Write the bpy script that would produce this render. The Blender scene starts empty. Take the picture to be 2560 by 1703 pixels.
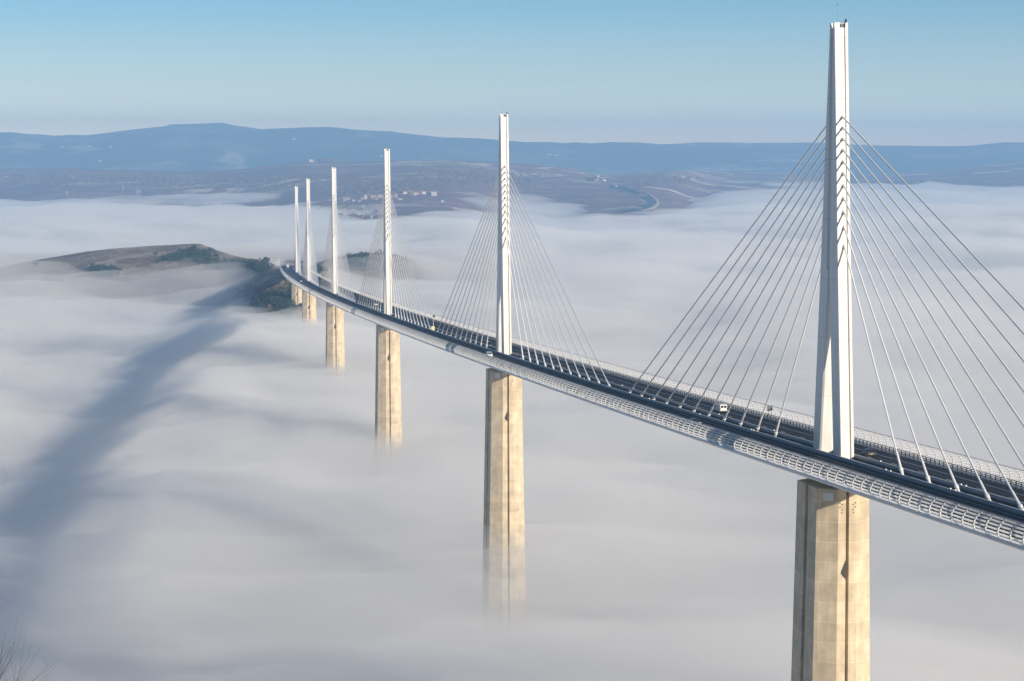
import bpy, math, random
import numpy as np
from mathutils import Vector, Matrix

# ------------------------------------------------------------------ camera, sky, sun, exposure
sc = bpy.context.scene
COL = sc.collection
CX, CY, CZ = -394.8766, 150.3316, 59.2671
YAW, PIT, FPX = -0.20904, -0.08542, 5191.5166       # FPX: focal length in pixels of a 2560 px wide frame
cd = bpy.data.cameras.new('camera')
cam = bpy.data.objects.new('camera', cd)
COL.objects.link(cam)
sc.camera = cam
cd.sensor_width = 36.0
cd.lens = FPX / 2560 * 36.0
cd.clip_start = 1.0
cd.clip_end = 120000.0
cam.location = (CX, CY, CZ)
cam.rotation_euler = (math.pi / 2 + PIT, 0, YAW - math.pi / 2)

SUN_AZ = math.radians(32.6)      # direction the light travels, from +x towards +y
SUN_EL = math.radians(15.0)
TO_SUN = Vector((-math.cos(SUN_AZ) * math.cos(SUN_EL), -math.sin(SUN_AZ) * math.cos(SUN_EL), math.sin(SUN_EL)))
world = bpy.data.worlds.new('World')
sc.world = world
world.use_nodes = True
wn, wl = world.node_tree.nodes, world.node_tree.links
sky = wn.new('ShaderNodeTexSky')
sky.sky_type = 'NISHITA'
sky.sun_disc = False
sky.sun_elevation = SUN_EL
sky.sun_rotation = math.atan2(TO_SUN.x, TO_SUN.y)
sky.altitude = 700
sky.air_density = 1.0
sky.dust_density = 0.8
sky.ozone_density = 2.0
# clear winter air: the deep blue starts low above the horizon
tc = wn.new('ShaderNodeTexCoord')
sep = wn.new('ShaderNodeSeparateXYZ')
mul = wn.new('ShaderNodeMath'); mul.operation = 'MULTIPLY_ADD'
mul.inputs[1].default_value = 3.4
mul.inputs[2].default_value = 0.0
cmb = wn.new('ShaderNodeCombineXYZ')
nrm = wn.new('ShaderNodeVectorMath'); nrm.operation = 'NORMALIZE'
wl.new(tc.outputs['Generated'], sep.inputs[0])
wl.new(sep.outputs[0], cmb.inputs[0]); wl.new(sep.outputs[1], cmb.inputs[1])
wl.new(sep.outputs[2], mul.inputs[0]); wl.new(mul.outputs[0], cmb.inputs[2])
wl.new(cmb.outputs[0], nrm.inputs[0]); wl.new(nrm.outputs[0], sky.inputs[0])
tint = wn.new('ShaderNodeMix'); tint.data_type = 'RGBA'; tint.blend_type = 'MULTIPLY'; tint.inputs[0].default_value = 1.0
trp = wn.new('ShaderNodeValToRGB')          # colour of the clear winter air by height above the horizon
te = trp.color_ramp.elements
te[0].position = 0.0; te[0].color = (1.0, 0.66, 0.45, 1)
te[1].position = 1.0; te[1].color = (0.29, 0.33, 0.385, 1)
for p_, c_ in ((0.013, (1.0, 0.64, 0.43, 1)), (0.022, (0.86, 0.585, 0.37, 1)), (0.040, (0.65, 0.485, 0.305, 1)), (0.073, (0.40, 0.46, 0.375, 1)), (0.20, (0.33, 0.40, 0.44, 1)), (0.45, (0.31, 0.36, 0.39, 1))):
    x_ = te.new(p_); x_.color = c_
bst = wn.new('ShaderNodeVectorMath'); bst.operation = 'SCALE'; bst.inputs['Scale'].default_value = 2.2
wl.new(sep.outputs[2], trp.inputs[0]); wl.new(trp.outputs[0], bst.inputs[0]); wl.new(bst.outputs[0], tint.inputs[7])
wl.new(sky.outputs[0], tint.inputs[6]); wl.new(tint.outputs[2], wn['Background'].inputs[0])
wn['Background'].inputs[1].default_value = 0.143

sl = bpy.data.lights.new('sun', 'SUN')
sl.energy = 5.0
sl.angle = math.radians(0.5)
sl.color = (1.0, 0.87, 0.70)
sun = bpy.data.objects.new('sun', sl)
COL.objects.link(sun)
sun.rotation_euler = TO_SUN.to_track_quat('Z', 'Y').to_euler()
sun.location = (-500, -400, 400)

sc.view_settings.view_transform = 'Standard'
sc.view_settings.look = 'None'
sc.view_settings.exposure = 0.38
sc.view_settings.gamma = 1.0
sc.cycles.volume_bounces = 18
sc.cycles.max_bounces = 20
sc.cycles.transparent_max_bounces = 24
sc.cycles.use_denoising = True

rnd = random.Random(7)

# ------------------------------------------------------------------ helpers
def link(o, parent=None):
    COL.objects.link(o)
    if parent is not None:
        o.parent = parent
    return o

def tag(o, label=None, cat=None, group=None, kind=None):
    if label: o['label'] = label
    if cat: o['category'] = cat
    if group: o['group'] = group
    if kind: o['kind'] = kind
    return o

def empty(name, loc, rz=0.0, parent=None):
    o = bpy.data.objects.new(name, None)
    o.location = loc
    o.rotation_euler = (0, 0, rz)
    return link(o, parent)

def np_mesh(name, verts, quads, mat, parent=None, smooth=False):
    me = bpy.data.meshes.new(name)
    verts = np.asarray(verts, dtype=np.float32)
    quads = np.asarray(quads, dtype=np.int32)
    nf, k = quads.shape
    me.vertices.add(len(verts)); me.vertices.foreach_set('co', verts.ravel())
    me.loops.add(nf * k); me.loops.foreach_set('vertex_index', quads.ravel())
    me.polygons.add(nf)
    me.polygons.foreach_set('loop_start', np.arange(0, nf * k, k, dtype=np.int32))
    me.polygons.foreach_set('loop_total', np.full(nf, k, dtype=np.int32))
    if smooth:
        me.polygons.foreach_set('use_smooth', np.ones(nf, dtype=bool))
    me.update(calc_edges=True)
    me.materials.append(mat)
    return link(bpy.data.objects.new(name, me), parent)

class MB:
    """collects faces; build() links them as one mesh object"""
    def __init__(self): self.v = []; self.f = []
    def add(self, vs, fs):
        n = len(self.v); self.v += [tuple(p) for p in vs]; self.f += [tuple(i + n for i in f) for f in fs]
    def box(self, a, b):
        x0, y0, z0 = a; x1, y1, z1 = b
        self.add([(x0, y0, z0), (x1, y0, z0), (x1, y1, z0), (x0, y1, z0), (x0, y0, z1), (x1, y0, z1), (x1, y1, z1), (x0, y1, z1)],
                 [(3, 2, 1, 0), (4, 5, 6, 7), (0, 1, 5, 4), (1, 2, 6, 5), (2, 3, 7, 6), (3, 0, 4, 7)])
    def hexa(self, p):   # eight corners, bottom 4 then top 4
        self.add(p, [(3, 2, 1, 0), (4, 5, 6, 7), (0, 1, 5, 4), (1, 2, 6, 5), (2, 3, 7, 6), (3, 0, 4, 7)])
    def rings(self, rings, cap=True):
        n = len(rings[0]); base = len(self.v)
        for r in rings: self.v += [tuple(p) for p in r]
        for i in range(len(rings) - 1):
            for j in range(n):
                a = base + i * n + j; b = base + i * n + (j + 1) % n
                self.f.append((a, b, b + n, a + n))
        if cap:
            self.f.append(tuple(base + j for j in reversed(range(n))))
            self.f.append(tuple(base + (len(rings) - 1) * n + j for j in range(n)))
    def tube(self, p, q, r0, r1=None, n=8, cap=True):
        p = Vector(p); q = Vector(q); d = (q - p)
        if d.length < 1e-6: return
        d.normalize()
        a = d.cross(Vector((0, 0, 1)))
        if a.length < 1e-3: a = Vector((1, 0, 0))
        a.normalize(); b = d.cross(a)
        r1 = r0 if r1 is None else r1
        self.rings([[c + (a * math.cos(2 * math.pi * k / n) + b * math.sin(2 * math.pi * k / n)) * r for k in range(n)] for c, r in ((p, r0), (q, r1))], cap)
    def build(self, name, mat, parent=None, smooth=False):
        me = bpy.data.meshes.new(name)
        me.from_pydata(self.v, [], self.f)
        me.materials.append(mat)
        if smooth:
            me.polygons.foreach_set('use_smooth', [True] * len(me.polygons))
        return link(bpy.data.objects.new(name, me), parent)

FW = np.array([math.cos(YAW) * math.cos(PIT), math.sin(YAW) * math.cos(PIT), math.sin(PIT)])
RT = np.array([math.sin(YAW), -math.cos(YAW), 0.0])
UP = np.cross(RT, FW)
def bearing(u, v):
    """unit horizontal direction and slope of the line of sight measured at (u, v) in the photograph"""
    d = FW + RT * (u - 1280.0) / FPX - UP * (v - 851.5) / FPX
    h = math.hypot(d[0], d[1])
    return d[0] / h, d[1] / h, d[2] / h

RAD, SLOPE = -20000.0, -0.03
def deck(s, off=0.0, h=0.0):
    th = s / RAD
    return (RAD * math.sin(th) - math.sin(th) * off, RAD * (1 - math.cos(th)) + math.cos(th) * off, s * SLOPE + h)

# -- procedural materials
def newmat(name):
    m = bpy.data.materials.new(name); m.use_nodes = True
    nt = m.node_tree
    return m, nt, nt.nodes['Principled BSDF']

def paint(name, col, rough=0.5, var=0.06, scale=0.6, metal=0.0):
    m, nt, b = newmat(name)
    n = nt.nodes; l = nt.links
    t = n.new('ShaderNodeTexCoord'); ns = n.new('ShaderNodeTexNoise')
    ns.inputs['Scale'].default_value = scale; ns.inputs['Detail'].default_value = 6
    l.new(t.outputs['Object'], ns.inputs['Vector'])
    mx = n.new('ShaderNodeMix'); mx.data_type = 'RGBA'
    l.new(ns.outputs['Fac'], mx.inputs['Factor'])
    mx.inputs[6].default_value = tuple(max(0, c * (1 - var)) for c in col) + (1,)
    mx.inputs[7].default_value = tuple(min(1, c * (1 + var)) for c in col) + (1,)
    l.new(mx.outputs[2], b.inputs['Base Color'])
    b.inputs['Roughness'].default_value = rough
    b.inputs['Metallic'].default_value = metal
    return m

def volume(name, dens, col, aniso=0.0):
    m = bpy.data.materials.new(name); m.use_nodes = True
    nt = m.node_tree; nt.nodes.clear()
    o = nt.nodes.new('ShaderNodeOutputMaterial'); v = nt.nodes.new('ShaderNodeVolumePrincipled')
    v.inputs['Density'].default_value = dens
    v.inputs['Color'].default_value = (*col, 1)
    v.inputs['Anisotropy'].default_value = aniso
    nt.links.new(v.outputs[0], o.inputs['Volume'])
    return m

M = {}
M['white'] = paint('mast_paint', (0.74, 0.73, 0.71), 0.45, 0.05, 0.15)
def mast_mat():
    m, nt, b = newmat('mast_paint_sections'); n, l = nt.nodes, nt.links
    t = n.new('ShaderNodeTexCoord')
    mp = n.new('ShaderNodeMapping'); mp.inputs['Scale'].default_value = (2.2, 2.2, 0.06)
    l.new(t.outputs['Object'], mp.inputs['Vector'])
    ns = n.new('ShaderNodeTexNoise'); ns.inputs['Scale'].default_value = 1.0; ns.inputs['Detail'].default_value = 7
    l.new(mp.outputs[0], ns.inputs['Vector'])
    cr = n.new('ShaderNodeValToRGB'); cr.color_ramp.elements[0].position = 0.32; cr.color_ramp.elements[0].color = (0.66, 0.64, 0.60, 1)
    cr.color_ramp.elements[1].position = 0.58; cr.color_ramp.elements[1].color = (0.77, 0.76, 0.74, 1)
    l.new(ns.outputs['Fac'], cr.inputs[0])
    sp = n.new('ShaderNodeSeparateXYZ'); l.new(t.outputs['Object'], sp.inputs[0])
    md = n.new('ShaderNodeMath'); md.operation = 'PINGPONG'; md.inputs[1].default_value = 6.0; l.new(sp.outputs[2], md.inputs[0])
    gt = n.new('ShaderNodeMath'); gt.operation = 'LESS_THAN'; gt.inputs[1].default_value = 0.05; l.new(md.outputs[0], gt.inputs[0])
    mx = n.new('ShaderNodeMix'); mx.data_type = 'RGBA'
    l.new(gt.outputs[0], mx.inputs['Factor']); l.new(cr.outputs[0], mx.inputs[6]); mx.inputs[7].default_value = (0.5, 0.49, 0.47, 1)
    l.new(mx.outputs[2], b.inputs['Base Color']); b.inputs['Roughness'].default_value = 0.45
    return m
M['mast'] = mast_mat()
M['steel'] = paint('deck_steel', (0.62, 0.64, 0.66), 0.45, 0.06, 0.3)
M['cable'] = paint('cable_sheath', (0.78, 0.78, 0.77), 0.4, 0.03, 1.0)
M['asphalt'] = paint('asphalt', (0.022, 0.023, 0.030), 0.8, 0.25, 0.25)
M['line'] = paint('road_paint', (0.75, 0.75, 0.74), 0.6, 0.08, 2.0)
M['barrier'] = paint('barrier_metal', (0.20, 0.23, 0.26), 0.5, 0.12, 0.5)
M['rail'] = paint('rail_metal', (0.10, 0.105, 0.115), 0.5, 0.15, 0.5)
M['dark'] = paint('dark_metal_and_shade', (0.03, 0.03, 0.032), 0.5, 0.2, 1.0)
M['glass'] = paint('vehicle_glass', (0.02, 0.025, 0.03), 0.08, 0.1, 1.0)
M['tyre'] = paint('tyre_rubber', (0.02, 0.02, 0.02), 0.85, 0.1, 2.0)
M['cream'] = paint('cream_cabinet', (0.72, 0.62, 0.38), 0.6, 0.06, 1.0)
M['red'] = paint('red_lens', (0.22, 0.015, 0.01), 0.3, 0.1, 4.0)
M['bark'] = paint('bark', (0.10, 0.075, 0.055), 0.9, 0.3, 3.0)
M['render'] = paint('house_render', (0.46, 0.38, 0.30), 0.85, 0.10, 0.2)
M['render_white'] = paint('white_render', (0.66, 0.62, 0.56), 0.8, 0.05, 0.2)
M['roof'] = paint('clay_roof', (0.36, 0.19, 0.13), 0.85, 0.2, 0.5)
M['roofgrey'] = paint('slate_roof', (0.28, 0.26, 0.26), 0.8, 0.2, 0.5)

def screen_mat():
    m, nt, b = newmat('acrylic_slat')
    n, l = nt.nodes, nt.links
    out = n['Material Output']
    b.inputs['Base Color'].default_value = (0.85, 0.86, 0.86, 1)
    b.inputs['Roughness'].default_value = 0.25
    tl = n.new('ShaderNodeBsdfTranslucent'); tl.inputs[0].default_value = (0.97, 0.97, 0.97, 1)
    tr = n.new('ShaderNodeBsdfTransparent'); tr.inputs[0].default_value = (0.93, 0.95, 0.95, 1)
    m1 = n.new('ShaderNodeMixShader'); m1.inputs[0].default_value = 0.85
    m2 = n.new('ShaderNodeMixShader'); m2.inputs[0].default_value = 0.04
    l.new(b.outputs[0], m1.inputs[1]); l.new(tl.outputs[0], m1.inputs[2])
    l.new(m1.outputs[0], m2.inputs[1]); l.new(tr.outputs[0], m2.inputs[2])
    l.new(m2.outputs[0], out.inputs['Surface'])
    return m
M['slat'] = screen_mat()

def concrete_mat():
    m, nt, b = newmat('pier_concrete')
    n, l = nt.nodes, nt.links
    t = n.new('ShaderNodeTexCoord'); sp = n.new('ShaderNodeSeparateXYZ')
    l.new(t.outputs['Object'], sp.inputs[0])
    ad = n.new('ShaderNodeMath'); ad.operation = 'MULTIPLY_ADD'; ad.inputs[1].default_value = 0.8
    l.new(sp.outputs[0], ad.inputs[0]); l.new(sp.outputs[1], ad.inputs[2])
    cb = n.new('ShaderNodeCombineXYZ'); l.new(ad.outputs[0], cb.inputs[0]); l.new(sp.outputs[2], cb.inputs[1])
    br = n.new('ShaderNodeTexBrick')
    br.offset = 0.0
    br.inputs['Scale'].default_value = 1.0
    br.inputs['Brick Width'].default_value = 60.0
    br.inputs['Row Height'].default_value = 4.05
    br.inputs['Mortar Size'].default_value = 0.05
    br.inputs['Color1'].default_value = (0.68, 0.60, 0.47, 1)
    br.inputs['Color2'].default_value = (0.57, 0.50, 0.385, 1)
    br.inputs['Mortar'].default_value = (0.78, 0.70, 0.57, 1)
    l.new(cb.outputs[0], br.inputs['Vector'])
    # stains: long vertical streaks and blotches
    mp = n.new('ShaderNodeMapping'); mp.inputs['Scale'].default_value = (0.9, 0.9, 0.10)
    l.new(t.outputs['Object'], mp.inputs['Vector'])
    ns = n.new('ShaderNodeTexNoise'); ns.inputs['Scale'].default_value = 1.1; ns.inputs['Detail'].default_value = 8; ns.inputs['Roughness'].default_value = 0.65
    l.new(mp.outputs[0], ns.inputs['Vector'])
    cr = n.new('ShaderNodeValToRGB'); cr.color_ramp.elements[0].position = 0.30; cr.color_ramp.elements[0].color = (0.84, 0.80, 0.72, 1)
    cr.color_ramp.elements[1].position = 0.68; cr.color_ramp.elements[1].color = (1.06, 1.05, 1.04, 1)
    l.new(ns.outputs['Fac'], cr.inputs[0])
    n2 = n.new('ShaderNodeTexNoise'); n2.inputs['Scale'].default_value = 0.35; n2.inputs['Detail'].default_value = 5
    l.new(t.outputs['Object'], n2.inputs['Vector'])
    c2 = n.new('ShaderNodeValToRGB'); c2.color_ramp.elements[0].position = 0.35; c2.color_ramp.elements[0].color = (0.82, 0.80, 0.78, 1)
    c2.color_ramp.elements[1].position = 0.65; c2.color_ramp.elements[1].color = (1.08, 1.05, 1.0, 1)
    l.new(n2.outputs['Fac'], c2.inputs[0])
    mx = n.new('ShaderNodeMix'); mx.data_type = 'RGBA'; mx.blend_type = 'MULTIPLY'; mx.inputs['Factor'].default_value = 1
    l.new(br.outputs['Color'], mx.inputs[6]); l.new(cr.outputs[0], mx.inputs[7])
    my = n.new('ShaderNodeMix'); my.data_type = 'RGBA'; my.blend_type = 'MULTIPLY'; my.inputs['Factor'].default_value = 1
    l.new(mx.outputs[2], my.inputs[6]); l.new(c2.outputs[0], my.inputs[7])
    l.new(my.outputs[2], b.inputs['Base Color'])
    b.inputs['Roughness'].default_value = 0.85
    return m
M['concrete'] = concrete_mat()

def ground_mat(name, dark, mid, light, cell=0.004, wood=0.5):
    """winter countryside: brown woods broken by pale fields"""
    m, nt, b = newmat(name)
    n, l = nt.nodes, nt.links
    t = n.new('ShaderNodeTexCoord')
    wp = n.new('ShaderNodeTexNoise'); wp.inputs['Scale'].default_value = cell * 0.6; wp.inputs['Detail'].default_value = 3
    l.new(t.outputs['Object'], wp.inputs['Vector'])
    va = n.new('ShaderNodeVectorMath'); va.operation = 'MULTIPLY_ADD'
    va.inputs[1].default_value = (260, 260, 0)
    l.new(wp.outputs['Color'], va.inputs[0]); l.new(t.outputs['Object'], va.inputs[2])
    vo = n.new('ShaderNodeTexVoronoi'); vo.inputs['Scale'].default_value = cell
    l.new(va.outputs[0], vo.inputs['Vector'])
    s = n.new('ShaderNodeSeparateColor'); l.new(vo.outputs['Color'], s.inputs[0])
    ra = n.new('ShaderNodeValToRGB'); ra.color_ramp.interpolation = 'CONSTANT'
    e = ra.color_ramp.elements
    e[0].position = 0.0; e[0].color = (*dark, 1)
    e[1].position = wood; e[1].color = (*mid, 1)
    x = e.new(wood + (1 - wood) * 0.55); x.color = (*light, 1)
    x = e.new(wood + (1 - wood) * 0.8); x.color = (light[0] * 0.60, light[1] * 0.64, light[2] * 0.50, 1)
    l.new(s.outputs[0], ra.inputs[0])
    ns = n.new('ShaderNodeTexNoise'); ns.inputs['Scale'].default_value = cell * 2.2; ns.inputs['Detail'].default_value = 9; ns.inputs['Roughness'].default_value = 0.62
    l.new(t.outputs['Object'], ns.inputs['Vector'])
    # woods spread over part of the fields
    rw = n.new('ShaderNodeValToRGB'); rw.color_ramp.elements[0].position = 0.47; rw.color_ramp.elements[1].position = 0.54
    l.new(ns.outputs['Fac'], rw.inputs[0])
    mx = n.new('ShaderNodeMix'); mx.data_type = 'RGBA'
    l.new(rw.outputs[0], mx.inputs['Factor']); l.new(ra.outputs[0], mx.inputs[6]); mx.inputs[7].default_value = (*dark, 1)
    n2 = n.new('ShaderNodeTexNoise'); n2.inputs['Scale'].default_value = cell * 14; n2.inputs['Detail'].default_value = 6
    l.new(t.outputs['Object'], n2.inputs['Vector'])
    r2 = n.new('ShaderNodeValToRGB'); r2.color_ramp.elements[0].position = 0.3; r2.color_ramp.elements[0].color = (0.6, 0.6, 0.6, 1)
    r2.color_ramp.elements[1].position = 0.7; r2.color_ramp.elements[1].color = (1.35, 1.35, 1.35, 1)
    l.new(n2.outputs['Fac'], r2.inputs[0])
    my = n.new('ShaderNodeMix'); my.data_type = 'RGBA'; my.blend_type = 'MULTIPLY'; my.inputs['Factor'].default_value = 1
    l.new(mx.outputs[2], my.inputs[6]); l.new(r2.outputs[0], my.inputs[7])
    l.new(my.outputs[2], b.inputs['Base Color'])
    b.inputs['Roughness'].default_value = 0.95
    return m
M['hills'] = ground_mat('winter_hills', (0.25, 0.115, 0.12), (0.37, 0.21, 0.18), (0.78, 0.60, 0.45), 0.0034, 0.30)
M['mountain'] = ground_mat('wooded_mountain', (0.06, 0.07, 0.06), (0.20, 0.17, 0.15), (0.42, 0.36, 0.30), 0.0016, 0.5)
M['headland'] = ground_mat('dry_grass', (0.20, 0.14, 0.10), (0.30, 0.225, 0.16), (0.40, 0.315, 0.23), 0.012, 0.25)
M['valley'] = ground_mat('valley_ground', (0.06, 0.05, 0.035), (0.10, 0.08, 0.05), (0.16, 0.13, 0.08), 0.006, 0.5)

def leaf_mat(name, a, b_):
    m, nt, b = newmat(name)
    n, l = nt.nodes, nt.links
    t = n.new('ShaderNodeTexCoord'); ns = n.new('ShaderNodeTexNoise'); ns.inputs['Scale'].default_value = 0.25; ns.inputs['Detail'].default_value = 3
    l.new(t.outputs['Object'], ns.inputs['Vector'])
    mx = n.new('ShaderNodeMix'); mx.data_type = 'RGBA'
    l.new(ns.outputs['Fac'], mx.inputs['Factor']); mx.inputs[6].default_value = (*a, 1); mx.inputs[7].default_value = (*b_, 1)
    l.new(mx.outputs[2], b.inputs['Base Color']); b.inputs['Roughness'].default_value = 0.8
    return m
M['pine'] = leaf_mat('pine_needles', (0.020, 0.035, 0.018), (0.045, 0.065, 0.030))
M['brush'] = leaf_mat('bare_brush', (0.16, 0.10, 0.08), (0.26, 0.17, 0.14))

# ------------------------------------------------------------------ noise for terrain and fog
def lattice(ix, iy, seed):
    h = (ix.astype(np.int64) * 374761393 + iy.astype(np.int64) * 668265263 + seed * 1442695041) & 0x7fffffff
    h = ((h ^ (h >> 13)) * 1274126177) & 0x7fffffff
    h = h ^ (h >> 16)
    return (h % 100003) / 100003.0
def vnoise(x, y, seed):
    ix = np.floor(x); iy = np.floor(y); fx = x - ix; fy = y - iy
    fx = fx ** 3 * (fx * (fx * 6 - 15) + 10); fy = fy ** 3 * (fy * (fy * 6 - 15) + 10)
    a = lattice(ix, iy, seed); b = lattice(ix + 1, iy, seed); c = lattice(ix, iy + 1, seed); d = lattice(ix + 1, iy + 1, seed)
    return (a + (b - a) * fx + (c - a) * fy + (a - b - c + d) * fx * fy) * 2 - 1
def fbm(x, y, L, octaves, seed, gain=0.5):
    s = 0; a = 1.0
    ca, sa = math.cos(0.7), math.sin(0.7)
    for k in range(octaves):
        s = s + a * vnoise(x / L + 17.3 * k, y / L - 9.1 * k, seed + k)
        x, y = x * ca - y * sa, x * sa + y * ca
        L *= 0.47; a *= gain
    return s
def sstep(t):
    t = np.clip(t, 0, 1); return t * t * (3 - 2 * t)
def prof(u, pts):
    return np.interp(u, [p[0] for p in pts], [p[1] for p in pts])
def slope_of(u, v):      # tangent of the elevation for arrays
    dx = FW[0] + RT[0] * (u - 1280) / FPX - UP[0] * (v - 851.5) / FPX
    dy = FW[1] + RT[1] * (u - 1280) / FPX - UP[1] * (v - 851.5) / FPX
    dz = FW[2] + RT[2] * (u - 1280) / FPX - UP[2] * (v - 851.5) / FPX
    return dz / np.hypot(dx, dy)
def az_of(u): return YAW - np.arctan((np.asarray(u, float) - 1280) / FPX)
def u_of(az): return 1280 - FPX * np.tan(az - YAW)

# ------------------------------------------------------------------ the land
SKYLINE = [(-900, 345), (-400, 338), (0, 331.5), (38, 331), (69, 335), (111, 337), (145, 340), (183, 338), (214, 339), (267, 333), (317, 326.5), (382, 320), (420, 316), (431, 312), (496, 310), (550, 308), (562, 308.5), (596, 315), (657, 324), (725, 321), (802, 318), (848, 320), (893, 325), (980, 328.5), (992, 331), (1086, 342), (1130, 344.5), (1195, 346), (1270, 352), (1326, 355.8), (1365, 355), (1412, 358), (1437, 355), (1479, 358), (1533, 355), (1603, 357), (1651, 361), (1699, 359), (1740, 356), (1904, 357), (2035, 356), (2165, 363), (2389, 366), (2501, 357), (2560, 356), (3000, 350), (3500, 360)]
RIDGE = [(-900, 425), (0, 423), (150, 420), (300, 425), (450, 428), (600, 424), (680, 413), (735, 407), (790, 405), (850, 406), (900, 404), (950, 402), (1020, 401), (1100, 401), (1200, 404), (1300, 409), (1400, 417), (1450, 426), (1500, 434), (1540, 436), (1600, 429), (1680, 425), (1750, 427), (1900, 430), (2000, 436), (2100, 440), (2200, 434), (2350, 425), (2480, 408), (2560, 398), (2800, 385), (3500, 380)]
SHORE = [(-900, 505), (0, 505), (250, 516), (500, 524), (700, 532), (850, 548), (950, 556), (1050, 560), (1130, 556), (1200, 540), (1300, 520), (1400, 526), (1500, 540), (1600, 545), (1680, 530), (1760, 505), (1850, 492), (2000, 484), (2200, 482), (2400, 486), (2560, 488), (3500, 490)]
RC = 9500.0
def rc_of(u): return 9500 + 2600 * sstep((u - 1640) / 260)
def shore_lvl(u): return -86 + 26 * sstep((u - 1640) / 260)
def hills_z(u, r):
    x = CX + r * np.cos(az_of(u)); y = CY + r * np.sin(az_of(u))
    RC = rc_of(u); lv = shore_lvl(u)
    vs = prof(u, SHORE); rs = -(CZ - lv) / slope_of(u, vs)
    zr = CZ + RC * slope_of(u, prof(u, RIDGE))
    t = (r - rs) / (RC - rs)
    z = np.where(t < 0, lv + (r - rs) * 0.05, lv + (zr - lv) * (0.62 * np.clip(t, 0, 1) + 0.38 * sstep(t)))
    z = z + np.where(t > 1, -(r - RC) * 0.055, 0)
    amp = np.clip((r - rs + 900) / 1800, 0.25, 1) * np.clip((RC - r) / 700, 0.12, 1)
    z = z + amp * (11 * fbm(x, y, 1300, 3, 5) + 4.0 * fbm(x, y, 260, 3, 9))
    return np.maximum(z, -190)
def hills_grid(name, f, us, rs, mat, label=None):
    U, R = np.meshgrid(us, rs)
    A = az_of(U)
    X = CX + R * np.cos(A); Y = CY + R * np.sin(A); Z = f(U, R)
    nu, nr = len(us), len(rs)
    V = np.stack([X, Y, Z], -1).reshape(-1, 3)
    i = np.arange(nu - 1)[None, :] + np.arange(nr - 1)[:, None] * nu
    i = i.ravel()
    F = np.stack([i, i + nu, i + nu + 1, i + 1], -1)
    o = np_mesh(name, V, F, mat, smooth=True)
    tag(o, kind='structure')
    return o
hills_grid('hills', hills_z, np.linspace(-900, 3500, 1000), np.linspace(4000, 12900, 230), M['hills'])
def mountain_z(u, r):
    x = CX + r * np.cos(az_of(u)); y = CY + r * np.sin(az_of(u))
    zt = CZ + 16000 * slope_of(u, prof(u, SKYLINE))
    t = (r - 12500) / 3500
    z = -90 + (zt + 90) * (0.35 * np.clip(t, 0, 1) + 0.65 * sstep(np.clip(t, 0, 1)))
    z = z - np.clip(r - 16000, 0, None) * 0.06
    amp = np.clip((16000 - r) / 2500, 0.05, 1)
    return z + amp * 40 * fbm(x, y, 1900, 4, 31) * np.clip((r - 12500) / 1500, 0, 1) + 1.5 * fbm(x, y, 120, 2, 3)
hills_grid('mountain', mountain_z, np.linspace(-900, 3500, 1000), np.linspace(11000, 17200, 110), M['mountain'])

# headland at the far end of the bridge
CREST = [(-200, 690), (0, 668), (46, 658), (131, 644), (214, 630), (275, 622.6), (376, 615), (486, 609.5), (501, 610), (535, 624), (580, 638), (626, 648.6), (666, 657), (703, 668), (730, 670), (760, 668), (791, 655), (810, 648), (864, 637), (916, 633), (957, 633), (990, 637), (1011, 643), (1038, 656), (1065, 668), (1120, 685), (1300, 720)]
RCR = [(-200, 2700), (0, 2700), (500, 2650), (600, 2560), (660, 2400), (700, 2330), (760, 2330), (800, 2500), (860, 2800), (1300, 2800)]
RTOE = [(-200, 2250), (200, 2260), (400, 2230), (560, 2190), (630, 2080), (670, 1960), (760, 1950), (800, 2050), (850, 2350), (1000, 2400), (1300, 2450)]
def headland_z(u, r):
    x = CX + r * np.cos(az_of(u)); y = CY + r * np.sin(az_of(u))
    rc = prof(u, RCR); rt = prof(u, RTOE)
    zc = CZ + rc * slope_of(u, prof(u, CREST))
    t = (r - rt) / (rc - rt)
    zt = -118.0
    z = zt + (zc - zt) * (0.45 * np.clip(t, 0, 1) + 0.55 * np.sin(np.clip(t, 0, 1) * math.pi / 2))
    z = np.where(t < 0, zt + (r - rt) * 0.35, z)
    back = 0.056
    z = np.where(t > 1, zc - (r - rc) * back - np.clip(r - rc - 420, 0, None) * 0.25, z)
    amp = np.clip(np.abs(t - 1) * 2, 0.12, 1)
    z = z + amp * (3.0 * fbm(x, y, 150, 4, 77))
    # cutting under the bridge end
    dy = np.abs(y - RAD * (1 - np.cos(x / RAD)))
    w = sstep((52 - dy) / 34.0) * sstep((x - 1885) / 35.0)
    z = z * (1 - w) + (-0.03 * x - 1.3) * w
    return np.maximum(z, -200)
hills_grid('headland', headland_z, np.linspace(-200, 1300, 640), np.linspace(1750, 3600, 240), M['headland'])

# valley floor with the spur the viewer stands on
rr = np.concatenate([np.linspace(0.5, 200, 40), np.geomspace(210, 34000, 60)])
aa = np.linspace(-math.pi, math.pi, 181)
R_, A_ = np.meshgrid(rr, aa)
X_ = CX + R_ * np.cos(A_); Y_ = CY + R_ * np.sin(A_)
Z_ = CZ - 1.7 - 0.36 * np.minimum(R_, 70) - 0.85 * np.clip(R_ - 70, 0, None)
Z_ = Z_ + np.clip(R_ / 60, 0, 1) * 1.5 * fbm(X_, Y_, 30, 3, 4)
Z_ = np.maximum(Z_, -255 + 6 * fbm(X_, Y_, 400, 3, 8))
nr = len(rr); i = (np.arange(nr - 1)[None, :] + np.arange(180)[:, None] * nr).ravel()
g = np_mesh('ground', np.stack([X_, Y_, Z_], -1).reshape(-1, 3), np.stack([i, i + 1, i + nr + 1, i + nr], -1), M['valley'], smooth=True)
tag(g, kind='structure')

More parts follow.
